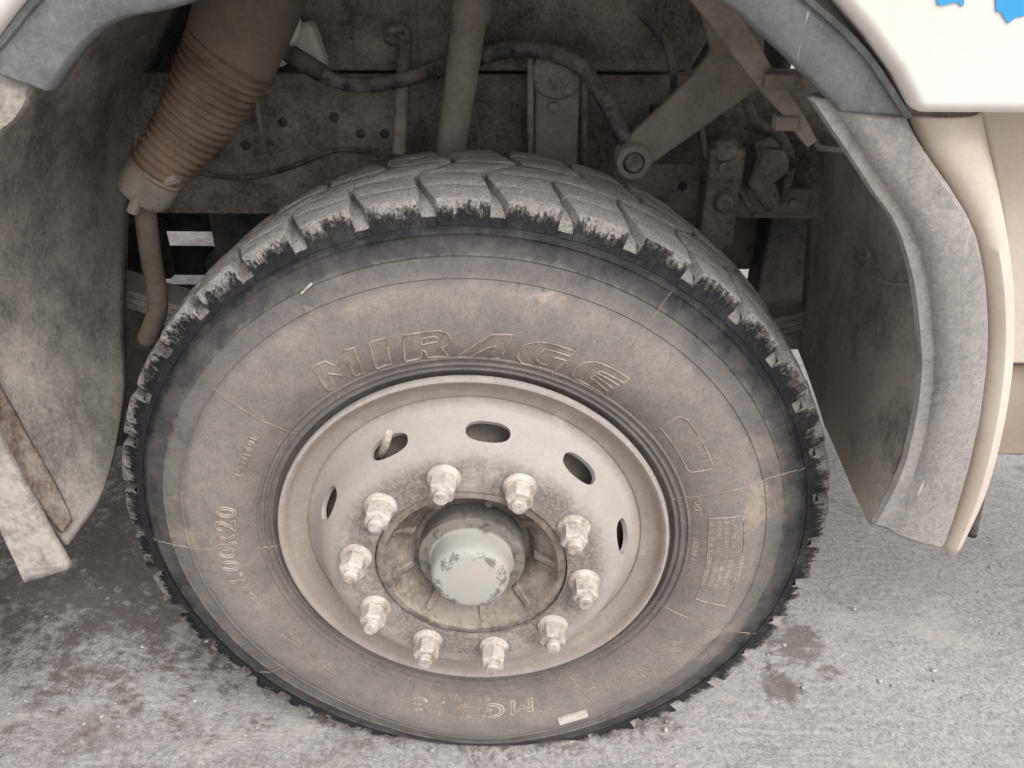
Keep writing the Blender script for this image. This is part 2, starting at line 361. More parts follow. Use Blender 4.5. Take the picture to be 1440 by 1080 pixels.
# ------------------------------------------------------------------ the truck
truck = empty('truck'); truck['category'] = 'truck'
truck['label'] = 'dusty white truck with its front wheel and grey wheel arch, standing on concrete'
ZC = .505
wheel = empty('wheel', (0, 0, ZC), truck); WO = (0, 0, ZC)
wheel['label'] = 'mud-dusted truck wheel with ten nuts and a pale hub cap'
def bend(v):
    """tyre under load: flat where it meets the ground, bulged sidewall above"""
    x, y, z = v; r = math.hypot(x, z); a = math.atan2(x, -z)
    if r > .31:
        k = math.exp(-(a/.42)**2)*max(0, math.sin(math.pi*min(1, (r-.31)/.215)))
        y -= .02*k if y < .18 else -.02*k
    if z < -ZC+.012:
        q = -ZC+.012-z; z = -ZC+.012-.0125*(1-math.exp(-q/.012))
    return Vector((x, y, z))
# sidewall profile, outer face towards -Y
SW = [(.290, .062), (.300, .058), (.3055, .055), (.309, .052), (.3105, .047), (.3125, .0462), (.3145, .048), (.3175, .0485), (.3195, .0448), (.3215, .0442), (.3235, .0465),
      (.328, .0462), (.330, .0425), (.332, .0418), (.334, .0435), (.345, .0385), (.360, .0345), (.378, .0322), (.395, .032), (.412, .0336), (.428, .037), (.440, .0415),
      (.4455, .0445), (.447, .0432), (.4495, .0452), (.455, .0478), (.465, .0485), (.473, .0502), (.4755, .0488), (.478, .0515), (.488, .0535), (.497, .0562), (.5005, .0553), (.502, .0542), (.5038, .0565),
      (.509, .060), (.514, .0645), (.521, .068), (.526, .074)]
def sw_y(r): return float(np.interp(r, [a for a, _ in SW], [c for _, c in SW]))
YC = .182
def crown(y): return .5515-.0075*((y-YC)/.12)**2
outer = SW+[(crown(.072)-.0155, .078)]
half = outer+[(crown(y)-.0145, y) for y in (.10, .14, YC)]
prof = half+[(r, 2*YC-y) for r, y in half[::-1][1:]]
V, F = lathe(prof, 288)
tb = B(); tb.add(V, F)
def on_wall(r, a, lift=0.): return Vector((r*math.sin(a), sw_y(r)-lift, r*math.cos(a)))
# mould flash lines running across the sidewall
def polar(px, py, y0=.036):
    r = .4
    for _ in range(6):
        q = P(px, py, y0)-Vector(WO); r = math.hypot(q.x, q.z); y0 = sw_y(min(max(r, .3), .526))
    return r, math.atan2(q.x, q.z)
for line in ([(300, 545), (345, 578), (385, 598), (418, 612)], [(942, 702), (1000, 694), (1060, 681), (1108, 664), (1135, 655)], [(930, 850), (980, 872), (1035, 888), (1068, 888)],
             [(195, 748), (230, 762), (265, 770), (298, 772)], [(357, 772), (395, 764)], [(945, 410), (912, 452), (885, 492)], [(880, 498), (868, 508)],
             [(330, 935), (380, 945), (415, 932)], [(800, 945), (835, 985), (850, 1005)]):
    pl = [polar(*p) for p in line]; pts = []
    for (r0, a0), (r1, a1) in zip(pl, pl[1:]):
        pts += [on_wall(r0+(r1-r0)*t, a0+(a1-a0)*t, .0002+.0006*random.random()) for t in np.linspace(0, 1, 8)]
    fl = B(); fl.tube(pts, .0006, 5); fl.V = [bend(v)+Vector((0, 0, ZC)) for v in fl.V]; fl.make('mould_line', 'ridge', wheel, True, WO, 60)
for i in range(46):   # short vent nubs
    a = random.uniform(0, 6.28); r = random.choice([.331, .3205, .447, .4755, .502]); p = on_wall(r, a)
    tb.tube([p+Vector((0, .001, 0)), p+Vector((random.uniform(-.002, .002), -.0045*random.random()-.001, random.uniform(-.002, .002)))], .0008, 5)
tb.V = [bend(v) for v in tb.V]
for v in tb.V: v.z += ZC
tyre = tb.make('tyre', 'tyre', wheel, True, WO, 40)

# tread blocks
NP = 38; PITCH_A = 2*math.pi/NP
ROWS = [.066, .112, .158, .206, .252, .298]
Sx = [(.05, .003), (.066, 0.), (.090, -.006), (.112, -.013), (.150, -.025), (.166, -.020), (.182, -.002), (.206, .020), (.225, .018), (.252, .004), (.298, -.006)]
GW = [(.05, .024), (.066, .022), (.085, .016), (.112, .0095), (.158, .006), (.206, .006), (.252, .0095), (.28, .017), (.298, .027)]
for i in range(NP):
    for j in range(len(ROWS)-1):
        y0, y1 = ROWS[j], ROWS[j+1]; g0 = 0 if j == 0 else .0016; g1 = 0 if j == len(ROWS)-2 else .0016
        us = (0, .05, .28, .52, .76, .95, 1); vsn = (0, .06, .36, .66, .94, 1); bb = B(); G = []; jit = random.uniform(-.0016, .0016)
        base = []
        for vi, v in enumerate(vsn):
            y = (y0+g0)+(y1-y0-g0-g1)*v; row = []; low = []
            s0 = lerp_tab(Sx, y); gw = lerp_tab(GW, y)
            for ui, u in enumerate(us):
                wid = .543*PITCH_A-gw; s = s0-wid/2+wid*u
                edge = ui in (0, len(us)-1) or vi in (0, len(vsn)-1)
                yy = y
                if vi == 0 and j == 0: yy -= .005*mnoise.noise(Vector((i*3.1, u*4, 7)))
                r = crown(y)+jit+.0022*mnoise.noise(Vector((s*60+i*9.7, y*60, j*5)))-(.0022+.0014*mnoise.noise(Vector((s*130+i*3, y*130, 1))) if edge else 0)
                a = PITCH_A*i+s/.543
                row.append(Vector((r*math.sin(a), yy, r*math.cos(a))))
                # foot of the block
                yl = y; rl = crown(y)-.0155
                if j == 0 and vi == 0: yl = .0598; rl = .5105
                if j == len(ROWS)-2 and vi == len(vsn)-1: yl = 2*YC-.0605; rl = .5105
                ex = 1.0 if 0 < ui < len(us)-1 else 1.0
                sl = s0-wid/2-.0012+(wid+.0024)*u if not (j == 0 and vi == 0) else s0-wid/2+wid*u
                al = PITCH_A*i+sl/.543
                low.append(Vector((rl*math.sin(al), yl, rl*math.cos(al))))
            G.append(row); base.append(low)
        nu = len(us); nv = len(vsn)
        Vs = [p for row in G for p in row]+[p for row in base for p in row]; o_ = nu*nv
        Fs = [(a*nu+c, a*nu+c+1, (a+1)*nu+c+1, (a+1)*nu+c) for a in range(nv-1) for c in range(nu-1)]
        ring = [c for c in range(nu)]+[a*nu+nu-1 for a in range(1, nv)]+[(nv-1)*nu+c for c in range(nu-2, -1, -1)]+[a*nu for a in range(nv-2, 0, -1)]
        Fs += [(ring[k], ring[(k+1) % len(ring)], ring[(k+1) % len(ring)]+o_, ring[k]+o_) for k in range(len(ring))]
        # a small notch-like mid rib on the shoulder face
        Vs = [bend(v) for v in Vs]
        for v in Vs: v.z += ZC
        bb.add(Vs, Fs)
        me = bb.make('tread_block', 'tyre', wheel, True, WO, 42)
# rubber ledges at the foot of the shoulder grooves
lb = B()
for i in range(NP):
    a = PITCH_A*(i+.5); r0, r1 = .5100, .5185+random.uniform(-.002, .003)
    for da, r_ in ((0, r1), ):
        s = .0095/.52; V4 = []
        for aa, rr, yy in ((a-s, r0, .0590), (a+s, r0, .0590), (a+s, r_, .0622), (a-s, r_, .0622), (a-s, r0, .075), (a+s, r0, .075), (a+s, r_, .075), (a-s, r_, .075)):
            V4.append(Vector((rr*math.sin(aa), yy, rr*math.cos(aa))))
        V4 = [bend(v)+Vector((0, 0, ZC)) for v in V4]
        lb.add(V4, [(0, 1, 2, 3), (4, 7, 6, 5), (0, 4, 5, 1), (1, 5, 6, 2), (2, 6, 7, 3), (3, 7, 4, 0)])
lo = lb.make('tread_ledge', 'tyre', wheel, False, WO); lo['kind'] = 'stuff'

# ------------------------------------------------------------------ lettering on the sidewall
def wall_tube(bb, pts, rr, closed=True, lift=.0002):
    q = []
    n = len(pts)
    for k in range(n if closed else n-1):
        (r0, a0), (r1, a1) = pts[k], pts[(k+1) % n]; L = math.hypot(r1-r0, r0*(a1-a0)); st = max(1, int(L/.006))
        q += [on_wall(r0+(r1-r0)*t/st, a0+(a1-a0)*t/st, lift) for t in range(st)]
    if not closed: q.append(on_wall(*pts[-1], lift))
    bb.tube(q, rr, 5, closed=closed)
def finish_wall(bb, name, mat='ridge'):
    bb.V = [bend(v)+Vector((0, 0, ZC)) for v in bb.V]
    return bb.make(name, mat, wheel, True, WO, 60)
def z5(p): return (440+p[0]/6, 460+p[1]/6)
def z6(p): return (660+p[0]/6, 460+p[1]/6)
def z4(p): return (420+p[0]/3, 440+p[1]/3)
LET = [(z5, [[(0, 335), (100, 285), (185, 325), (225, 210), (350, 170), (430, 385), (355, 410), (300, 300), (245, 405), (130, 390), (195, 505), (140, 535)]], .35),
       (z5, [[(478, 130), (620, 92), (665, 310), (540, 350)]], .3),
       (z5, [[(765, 70), (1070, 30), (1130, 50), (1165, 100), (1135, 150), (1090, 175), (1145, 248), (970, 255), (945, 205), (915, 190), (915, 265), (780, 290)], [(915, 100), (1030, 78), (1060, 100), (1045, 125), (920, 150)]], .25),
       (z4, [[(668, 186), (815, 92), (902, 92), (852, 192), (803, 192), (832, 142), (800, 145), (722, 188)]], .1),
       (z6, [[(405, 250), (425, 190), (480, 145), (560, 125), (680, 135), (895, 205), (845, 245), (640, 185), (600, 215), (555, 265), (600, 305), (660, 318), (720, 255), (815, 280), (715, 375), (440, 305)]], .1),
       (z6, [[(870, 395), (900, 335), (970, 300), (1070, 292), (1180, 335), (1350, 435), (1300, 470), (1110, 370), (1075, 385), (1260, 490), (1215, 520), (1060, 405), (1020, 425), (1170, 540), (1135, 565), (885, 430)]], .1)]
for fn, polys, slant in LET:
    bb = B(); pp = [[fn(p) for p in poly] for poly in polys]
    for poly in pp: wall_tube(bb, [polar(*p) for p in poly], .0013)
    xs = [p[0] for poly in pp for p in poly]; ys = [p[1] for poly in pp for p in poly]
    # hatching between the outlines
    k = min(xs)-30
    while k < max(xs)+30:
        cr = []
        for poly in pp:
            for (x0, y0), (x1, y1) in zip(poly, poly[1:]+poly[:1]):
                f0 = x0+slant*(y0-min(ys))-k; f1 = x1+slant*(y1-min(ys))-k
                if (f0 > 0) != (f1 > 0): t = f0/(f0-f1); cr.append((y0+(y1-y0)*t, x0+(x1-x0)*t))
        cr.sort()
        for (ya, xa), (yb, xb) in zip(cr[::2], cr[1::2]):
            if yb-ya > 2: bb.tube([on_wall(*polar(xa, ya), 0.), on_wall(*polar((xa+xb)/2, (ya+yb)/2), 0.), on_wall(*polar(xb, yb), 0.)], .0006, 4)
        k += 2.3
    finish_wall(bb, 'letter')
def text_mesh(txt, size, bev):
    cu = bpy.data.curves.new('tmp', 'FONT'); cu.body = txt; cu.size = size; cu.fill_mode = 'NONE'; cu.bevel_depth = bev; cu.bevel_resolution = 0; cu.resolution_u = 3
    o = bpy.data.objects.new('tmp', cu); C.objects.link(o); dg = bpy.context.evaluated_depsgraph_get(); ev = o.evaluated_get(dg); me = ev.to_mesh()
    V = [v.co.copy() for v in me.vertices]; F = [tuple(p.vertices) for p in me.polygons]; ev.to_mesh_clear()
    bpy.data.objects.remove(o); bpy.data.curves.remove(cu); return V, F
def arc_text(txt, p0, p1, height, bev=.0009, slant=0.):
    """letters from pixel p0 to pixel p1 (their feet), tops outwards"""
    (r0, a0), (r1, a1) = polar(*p0), polar(*p1)
    if a1 < a0: a1 += 2*math.pi
    wt = [{'1': .62, '.': .45, '/': .6}.get(c, 1.) for c in txt]; tot = sum(wt)
    for k, ch in enumerate(txt):
        f0 = sum(wt[:k])/tot; f1 = f0+wt[k]/tot
        if ch == ' ': continue
        V, F = text_mesh(ch, height/.72, bev); bb = B(); xs = [v.x for v in V]; cw = (max(xs)-min(xs)) or .001
        t0 = f0; da = (a1-a0)*(f1-f0); rr = r0+(r1-r0)*t0; W = rr*da*.82
        sc = min(1.6, W/cw) if ch not in '1./I' else 1.
        mid = a0+(a1-a0)*(f0+f1)/2; xm = (max(xs)+min(xs))/2; W_ = []
        for v in V:
            r = rr+v.y; W_.append(on_wall(r, mid+((v.x-xm)*sc+slant*v.y)/rr, .0008-v.z*.9))
        bb.add(W_, F); finish_wall(bb, 'letter')
arc_text('11.00R20', (352, 832), (334, 712), .030, .0012)
arc_text('152/149K', (342, 672), (366, 612), .011, .0007)
arc_text('MG313', (752, 975), (574, 972), .026, .0011, .15)
arc_text('DOT', (975, 703), (974, 725), .011, .0006)
# worn small print: only its strokes can still be made out
def scribble(p0, p1, h, rows=1, gap=1.5):
    bb = B(); (r0, a0), (r1, a1) = polar(*p0), polar(*p1)
    if a1 < a0: a1 += 2*math.pi
    L = (a1-a0)*(r0+r1)/2; n = int(L/(h*.62))
    for row in range(rows):
        for k in range(n):
            if random.random() < .16: continue
            a = a0+(a1-a0)*(k+random.uniform(.1, .3))/n; r = r0+(r1-r0)*k/n-row*h*gap; da = (a1-a0)/n
            kind = random.random()
            bb.tube([on_wall(r, a, .0003), on_wall(r+h, a, .0003)], .0006, 4)
            if kind > .3: bb.tube([on_wall(r+h*random.choice([.1, .5, .9]), a, .0003), on_wall(r+h*random.choice([.5, .9, .1]), a+da*.55, .0003)], .0006, 4)
            if kind > .6: bb.tube([on_wall(r+h, a+da*.55, .0003), on_wall(r+random.choice([0, .4])*h, a+da*.55, .0003)], .0005, 4)
    finish_wall(bb, 'small_print')
scribble((963, 606), (998, 657), .010)
scribble((1042, 730), (1028, 826), .0085)
scribble((1028, 728), (1012, 828), .0075, 4, 1.45)
scribble((972, 735), (968, 800), .009)
scribble((470, 952), (398, 888), .008, 2, 1.8)
scribble((912, 942), (825, 972), .010, 2, 1.4)
scribble((690, 972), (600, 966), .009)
for corners in ([(928, 601), (955, 585), (967, 590), (1003, 655), (998, 660), (972, 664), (966, 660)], [(997, 729), (1042, 725), (1046, 735), (1040, 800), (1022, 852), (978, 842), (992, 800), (996, 760)]):
    bb = B(); wall_tube(bb, [polar(*p) for p in corners], .0010); finish_wall(bb, 'print_frame')
bb = B(); rc, ac = polar(950, 909)
for q in (.0125, .008, .004): wall_tube(bb, [(rc+q*math.cos(t), ac+q*math.sin(t)/rc) for t in np.linspace(0, 6.283, 17)[:-1]], .0007)
finish_wall(bb, 'approval_mark')
bb = B(); rc, ac = polar(354, 838); wall_tube(bb, [(rc-.006, ac-.004/rc), (rc+.006, ac-.004/rc), (rc, ac+.008/rc)], .0008); finish_wall(bb, 'arrow_mark')
# pale sticker and a scrape of paint on the rubber
for quad in ([(784, 1003), (824, 994), (827, 1002), (787, 1011)],):
    q = [on_wall(*polar(*p), .0035) for p in quad]; q2 = [v+Vector((0, .004, 0)) for v in q]; bb = B(); bb.add(q+q2, [(0, 1, 2, 3), (4, 7, 6, 5), (0, 4, 5, 1), (1, 5, 6, 2), (2, 6, 7, 3), (3, 7, 4, 0)])
    s_ = finish_wall(bb, 'sticker', 'sticker')
q = [on_wall(*polar(*p), .0028) for p in [(423, 411), (437, 397), (440, 399), (425, 413)]]; q2 = [v+Vector((0, .004, 0)) for v in q]
bb = B(); bb.add(q+q2, [(0, 1, 2, 3), (4, 7, 6, 5), (0, 4, 5, 1), (1, 5, 6, 2), (2, 6, 7, 3), (3, 7, 4, 0)]); finish_wall(bb, 'paint_scrape', 'nut')

# ------------------------------------------------------------------ rim, hub, nuts
DOME = [(.2565, .0615), (.252, .0585), (.247, .052), (.240, .038), (.232, .021), (.223, .008), (.213, .0005), (.203, -.0035), (.190, -.0055), (.165, -.006), (.1445, -.006)]
RIM = [(.2955, .060), (.3005, .052), (.3022, .0455), (.3005, .0405), (.2965, .0395), (.2925, .0425), (.2895, .049), (.2865, .0545), (.279, .0585), (.268, .0612), (.2612, .0622), (.2602, .0645), (.2588, .0645), (.2578, .0622)]+DOME
back = [(.1445, .006), (.19, .0065), (.205, .009), (.216, .0145), (.226, .026), (.234, .042), (.241, .057), (.249, .067), (.262, .073), (.285, .073)]
bb = B(); V, F = lathe(RIM+back, 240, True); bb.add(V, F)
rim_src = bb.make('rim', 'rim', wheel, True, WO if False else (0, 0, 0)); rim_src.location = (0, 0, 0)
cb = B()
for k in range(10):
    a = rad(7+36*k); c = Vector((.2315*math.sin(a), .020, .2315*math.cos(a))); t = Vector((math.cos(a), 0, -math.sin(a)))
    rv = Vector((math.sin(a), 0, math.cos(a))); nrm = (rv*.90-Vector((0, 1, 0))*.44).normalized(); bn = nrm.cross(t).normalized(); N_ = 20; V = []
    for d in (-.045, .03):
        for q in range(N_):
            th = 2*math.pi*q/N_; V.append(c+nrm*d+t*(.0315*math.copysign(abs(math.cos(th))**.8, math.cos(th)))+bn*(.0160*math.copysign(abs(math.sin(th))**.85, math.sin(th))))
    cb.add(V, [tuple(range(N_))[::-1], tuple(range(N_, 2*N_))]+[(q, (q+1) % N_, N_+(q+1) % N_, N_+q) for q in range(N_)])
cut = cb.make('cutter', 'rim')
md = rim_src.modifiers.new('holes', 'BOOLEAN'); md.object = cut; md.operation = 'DIFFERENCE'; md.solver = 'EXACT'
rim_src.location = (0, 0, 0); rim_src.parent = None
dg = bpy.context.evaluated_depsgraph_get(); dg.update()
nm = bpy.data.meshes.new_from_object(rim_src.evaluated_get(dg)); nm.set_sharp_from_angle(angle=rad(38))
rim_src.modifiers.clear(); rim_src.data = nm; rim_src.parent = wheel; rim_src.location = (0, 0, 0)
bpy.data.objects.remove(cut)
def wl(name, profile, n, mat, close=False, angle=45):
    bb = B(); V, F = lathe(profile, n, close); bb.add([v+Vector((0, 0, ZC)) for v in V], F); return bb.make(name, mat, wheel, True, WO, angle)
# hub face inside the disc, brake drum behind
hubp = [(.1425, .004), (.1425, -.0015), (.139, -.0035), (.131, -.0035), (.1285, -.001), (.126, .008), (.118, .017), (.108, .024), (.098, .032), (.091, .046), (.088, .05), (.05, .05), (.0, .05)]
wl('hub', hubp, 120, 'hub')
for k in range(9):
    a = rad(14+40*k+random.uniform(-3, 3)); bb = B(); rv = Vector((math.sin(a), 0, math.cos(a))); t = Vector((math.cos(a), 0, -math.sin(a))); V = []
    for r, y in ((.1265, .0045), (.094, .026), (.094, .05), (.1265, .03)):
        for s in (-.006, .006): V.append(rv*r+t*s+Vector((0, y, ZC)))
    bb.add(V, [(0, 1, 3, 2), (2, 3, 5, 4), (4, 5, 7, 6), (6, 7, 1, 0), (0, 2, 4, 6), (1, 7, 5, 3)]); bb.make('hub_rib', 'hub', wheel, False, WO, bevel=.003)
wl('brake_drum', [(.11, .062), (.222, .066), (.232, .072), (.234, .20), (.22, .215), (.06, .22)], 96, 'drum')
capp = [(.0, -.0345), (.044, -.034), (.0505, -.0325), (.0545, -.0295), (.0572, -.0245), (.0585, -.016), (.0595, -.002), (.0602, .006), (.0610, .0092), (.0635, .0102), (.077, .0105), (.0805, .0125), (.081, .016), (.0805, .049), (.0, .049)]
wl('hub_cap', capp, 96, 'cap', angle=50)
for k in range(6):
    a = rad(20+60*k); c = Vector((.0725*math.sin(a), .0108, ZC+.0715*math.cos(a))); bb = B()
    V, F = lathe([(0, -.007), (.0058, -.007), (.0062, -.006), (.0062, 0), (.0085, 0), (.0085, .002)], 6); bb.add([v+c for v in V], F); bb.make('cap_bolt', 'cap', wheel, False, WO)
def hexring(R, y, n=6): return [Vector((R*math.sin(2*math.pi*k/n), y, R*math.cos(2*math.pi*k/n))) for k in range(n)]
nb = B()
V, F = lathe([(0, .0005), (.0232, .0005), (.0245, -.0025), (.0232, -.0065), (.0205, -.009), (.0198, -.0115), (.016, -.0115)], 28); nb.add(V, F)
R_ = .0195; rings = [hexring(R_, -.010), hexring(R_, -.0335), hexring(R_*.88, -.0372), hexring(R_*.6, -.0378)]
nb.add([v for r in rings for v in r], [(i*6+k, i*6+(k+1) % 6, (i+1)*6+(k+1) % 6, (i+1)*6+k) for i in range(3) for k in range(6)]+[tuple(18+k for k in range(6))])
V, F = lathe([(.0108, -.034), (.0112, -.0455), (.0098, -.0482), (.006, -.0488), (.0, -.048)], 20); nb.add(V, F)
nut_me = None
for k in range(10):
    a = rad(-11+36*k)
    if nut_me is None:
        ob = nb.make('wheel_nut', 'nut', wheel, True, (0, 0, 0)); ob.data.set_sharp_from_angle(angle=rad(28)); nut_me = ob.data
        bv = None
    else:
        ob = bpy.data.objects.new('wheel_nut', nut_me); C.objects.link(ob); ob.parent = wheel
    ob.location = (.1715*math.sin(a), -.0062, .1715*math.cos(a)); ob.rotation_euler = (0, random.uniform(0, 1), 0)
# valve stem poking through one hand hole
bb = B(); bb.tube([P(533, 655, .06), P(538, 638, .03), P(543, 622, .014), P(548, 606, .006)], [.006, .006, .0062, .0048], 12); bb.make('valve_stem', 'nut', wheel, True, WO)

# ------------------------------------------------------------------ bodywork round the wheel
YB = -.06
xz = lambda pts, y: [(P(px, py, y).x, P(px, py, y).z) for px, py in pts]
TI = xz([(69, 127), (90, 96), (114, 65), (143, 38), (180, 21), (259, 4)], YB)+[(-.16, 1.305), (-.02, 1.325), (.12, 1.315)]+xz([(1005, -2), (1060, 37), (1100, 73), (1150, 122), (1181, 155)], YB)
TO = xz([(-45, 82), (-22, 76), (0, 63), (22, 36), (50, 0), (110, -62)], YB)+[(-.20, 1.405), (-.02, 1.43), (.16, 1.41)]+xz([(1082, -55), (1140, 0), (1178, 33), (1222, 80), (1276, 162)], YB)
loft('wheel_arch_trim', TI, TO, [(0.02, -.038), (.0, -.055), (.035, -.0625), (.07, -.0635), (.5, -.068), (.9, -.066), (.93, -.0705), (.985, -.0715), (1, -.068), (1.0, -.03)], 'trim', truck, .004, 6, .0008)
# outer cab skin with the arch cut away
arch_out = [(1290, 161), (1262, 106), (1222, 50), (1182, 2)]
PA = xz(arch_out, -.09)+[(.24, 1.385), (.16, 1.44), (-.02, 1.465), (-.22, 1.43)]+xz([(28, -2), (0, 33), (-50, 105)], -.09)
zb = PA[0][1]
bb = B(); bb.prism(PA+[(-1.3, PA[-1][1]), (-1.3, 2.1), (1.9, 2.1), (1.9, zb)], -.09, -.035)
bb.make('cab_side_panel', 'white', truck, bevel=.012, seg=4)
bb = B(); bb.prism([(p[0]*.96, p[1]-.025) for p in PA[1:-1]]+[(-.62, PA[-1][1]), (-.62, 1.7), (1.2, 1.7), (1.2, zb+.05)], -.03, -.026); bb.make('inner_skin', 'cream', truck)
for poly in ([(1318, -30), (1319, 6), (1345, 3), (1352, 8), (1356, 5), (1358, -30)], [(1402, -30), (1401, 12), (1408, 17), (1417, 31), (1421, 31), (1430, 24), (1446, 19), (1470, -10), (1470, -30)]):
    bb = B(); bb.prism([(v.x, v.z) for v in spline([(a_, 0, c_) for a_, c_ in xz(poly, -.0915)], 3)], -.0915, -.0895); bb.make('blue_decal', 'blue', truck)
# right: grey plastic band that carries the arch down behind the wheel
BL = xz([(1142, 138), (1188, 205), (1225, 262), (1262, 318), (1284, 385), (1294, 450), (1298, 520), (1290, 590), (1272, 660), (1250, 708), (1230, 742)], YB)
BR = xz([(1262, 150), (1298, 215), (1340, 275), (1369, 330), (1384, 400), (1388, 480), (1381, 560), (1366, 640), (1347, 708), (1337, 740), (1326, 770)], YB)
loft('arch_extension', BL, BR, [(0.22, -.022), (.06, -.040), (.0, -.0485), (.03, -.053), (.22, -.0535), (.29, -.061), (.5, -.064), (.93, -.062), (1, -.056), (1, -.02)], 'band', truck, .005, 6, .0012)
CL = xz([(1283, 163), (1308, 215), (1346, 275), (1373, 330), (1388, 400), (1392, 480), (1385, 560), (1370, 640), (1351, 708), (1328, 772)], -.045)
CR = xz([(1392, 163), (1402, 215), (1416, 280), (1425, 335), (1431, 400), (1432, 480), (1424, 560), (1407, 640), (1388, 700), (1352, 772)], -.045)
loft('fender_edge', CL, CR, [(0, -.02), (0, -.040), (.12, -.050), (.4, -.054), (.75, -.048), (.95, -.030), (1, .0), (1.0, .03)], 'cream', truck, .004, 6)
bb = B(); bb.tube(spline([P(1393, 655, .0), P(1380, 700, .0), P(1366, 752, .0)], 5), [.002+.0055*t/10 for t in range(11)], 8); bb.make('edge_rubber', 'dark', truck, True)
# side skirt behind the arch
bb = B(); bb.prism(xz([(1376, 150), (1392, 215), (1408, 300), (1416, 400), (1414, 513)], .03)+[(1.9, P(1414, 513, .03).z), (1.9, zb+.05)], .03, .05); bb.make('side_skirt', 'cream', truck, bevel=.006)
a2 = P(1396, 641, .055); a1 = P(1414, 513, .055); bb = B(); bb.box((.70, .055, a2.z), (1.9, .075, a1.z-.002)); bb.make('skirt_foot', 'tan', truck, bevel=.006)
# left: dusty strip carrying the arch down in front of the wheel
LR = xz([(40, 110), (34, 145), (14, 172), (-6, 190), (-75, 300), (-95, 420), (-70, 520), (-2, 624), (28, 679), (56, 729), (96, 801)], YB)
LL = xz([(-60, 85), (-70, 130), (-90, 165), (-110, 190), (-160, 300), (-175, 420), (-150, 540), (-62, 640), (-25, 700), (2, 752), (33, 820)], YB)
loft('arch_strip', LR, LL, [(0, -.050), (.04, -.056), (.5, -.0575), (.96, -.058), (1, -.053)], 'strip', truck, .005, 6, .0012)

# unseen cab nose and bumper, added to shut out light from the left
bb = B(); bb.prism([(-.72, 1.19), (-.735, .95), (-.72, .80), (-.73, .62), (-.82, .34), (-1.30, .30), (-1.30, 1.19)], -.085, -.03); bb.make('unseen_bumper_corner', 'white', truck, bevel=.012, seg=3)
bb = B(); bb.box((-1.36, -.06, .34), (-1.305, 1.55, 1.7)); bb.make('unseen_front_bumper', 'white', truck, bevel=.02, seg=3)

# inner mudguards
lp = [(-.612, .53), (-.625, .62), (-.650, .78), (-.645, .95), (-.600, 1.10), (-.50, 1.24), (-.34, 1.33), (-.10, 1.365), (.14, 1.355), (.25, 1.33)]
sheet('front_mudguard', lp, [(0, .0), (.3, -.012), (.5, -.02), (1, -.02)], [(0, .09), (.06, .20), (.12, .30), (.2, .40), (.3, .52), (.45, .62), (1, .62)], 'liner', truck, 14, .006, .008)
sheet('mud_lip', [(-.607, .56), (-.617, .62), (-.640, .77), (-.642, .86)], [(0, -.006), (1, -.014)], [(0, .018), (.3, .030), (.6, .038), (.8, .030), (1, .022)], 'reddirt', truck, 8, .007, .012)
rp = [(.602, .553), (.606, .62), (.612, .72), (.618, .83), (.615, .92), (.604, .985), (.592, 1.02)]
sheet('rear_mudguard', rp, [(0, .044), (.15, .036), (.35, .036), (.6, .052), (.78, .13), (.9, .30), (1, .44)], [(0, .055), (.07, .25), (.17, .50), (.5, .585), (1, .66)], 'liner2', truck, 14, .006, .007)
ed = []
for u in np.linspace(.22, .93, 12):
    i = u*(len(rp)-1); k = int(i); f = i-k; a_, c_ = rp[k], rp[min(k+1, len(rp)-1)]
    y = lerp_tab([(0, .044), (.15, .036), (.35, .036), (.6, .052), (.78, .13), (.9, .30), (1, .44)], u); ed.append((a_[0]+(c_[0]-a_[0])*f, y, a_[1]+(c_[1]-a_[1])*f))
bb = B(); V = []
for i, (x, y, z) in enumerate(ed):
    wd = .028*math.sin(math.pi*(i+.6)/12.2)+.003*math.sin(i*1.7); V += [(x, y-.002, z), (x+wd, y+.012, z), (x+wd, y+.018, z), (x, y+.006, z)]
bb.add(V, [(i*4+k, i*4+(k+1) % 4, i*4+4+(k+1) % 4, i*4+4+k) for i in range(11) for k in range(4)]+[(0, 1, 2, 3), (47, 46, 45, 44)]); bb.make('guard_flange', 'hose', truck, True)
# tie wire through the rear mudguard
wp = [PX(1276, 401, .600), PX(1250, 398, .592), PX(1225, 388, .588), PX(1205, 372, .588), PX(1197, 360, .586), PX(1203, 352, .584), PX(1216, 351, .582), PX(1222, 358, .582), PX(1216, 364, .584), PX(1206, 358, .586), PX(1190, 335, .592)]
bb = B(); bb.tube(spline(wp, 6), .0016, 6); bb.make('tie_wire', 'wire', truck, True)
# dusty stay along the back of the arch
st = [P(985, -30, .10), P(1030, 35, .10), P(1085, 118, .12), P(1120, 165, .13), P(1143, 203, .13)]
bb = B(); sp = spline(st, 5); nS = len(sp); V = []
for i, p in enumerate(sp):
    wd = .020*(1-i/(nS-1))+.005; V += [p+Vector((-wd, 0, -.004)), p+Vector((wd*.5, -.004, .006)), p+Vector((wd*.5, .02, .006)), p+Vector((-wd, .03, -.004))]
bb.add(V, [(i*4+k, i*4+(k+1) % 4, i*4+4+(k+1) % 4, i*4+4+k) for i in range(nS-1) for k in range(4)]+[(0, 1, 2, 3), tuple(nS*4-1-k for k in range(4))]); bb.make('arch_stay', 'bar', truck)
q0 = P(1082, 112, .10); bb = B(); bb.box((q0.x-.004, .10, q0.z-.012), (q0.x+.03, .125, q0.z+.006)); bb.make('stay_tab', 'bar', truck, bevel=.003)
q0 = P(1105, 178, .125); bb = B(); bb.box((q0.x-.012, .125, q0.z-.006), (q0.x+.016, .15, q0.z+.012)); bb.make('stay_tab', 'bar', truck, bevel=.003)
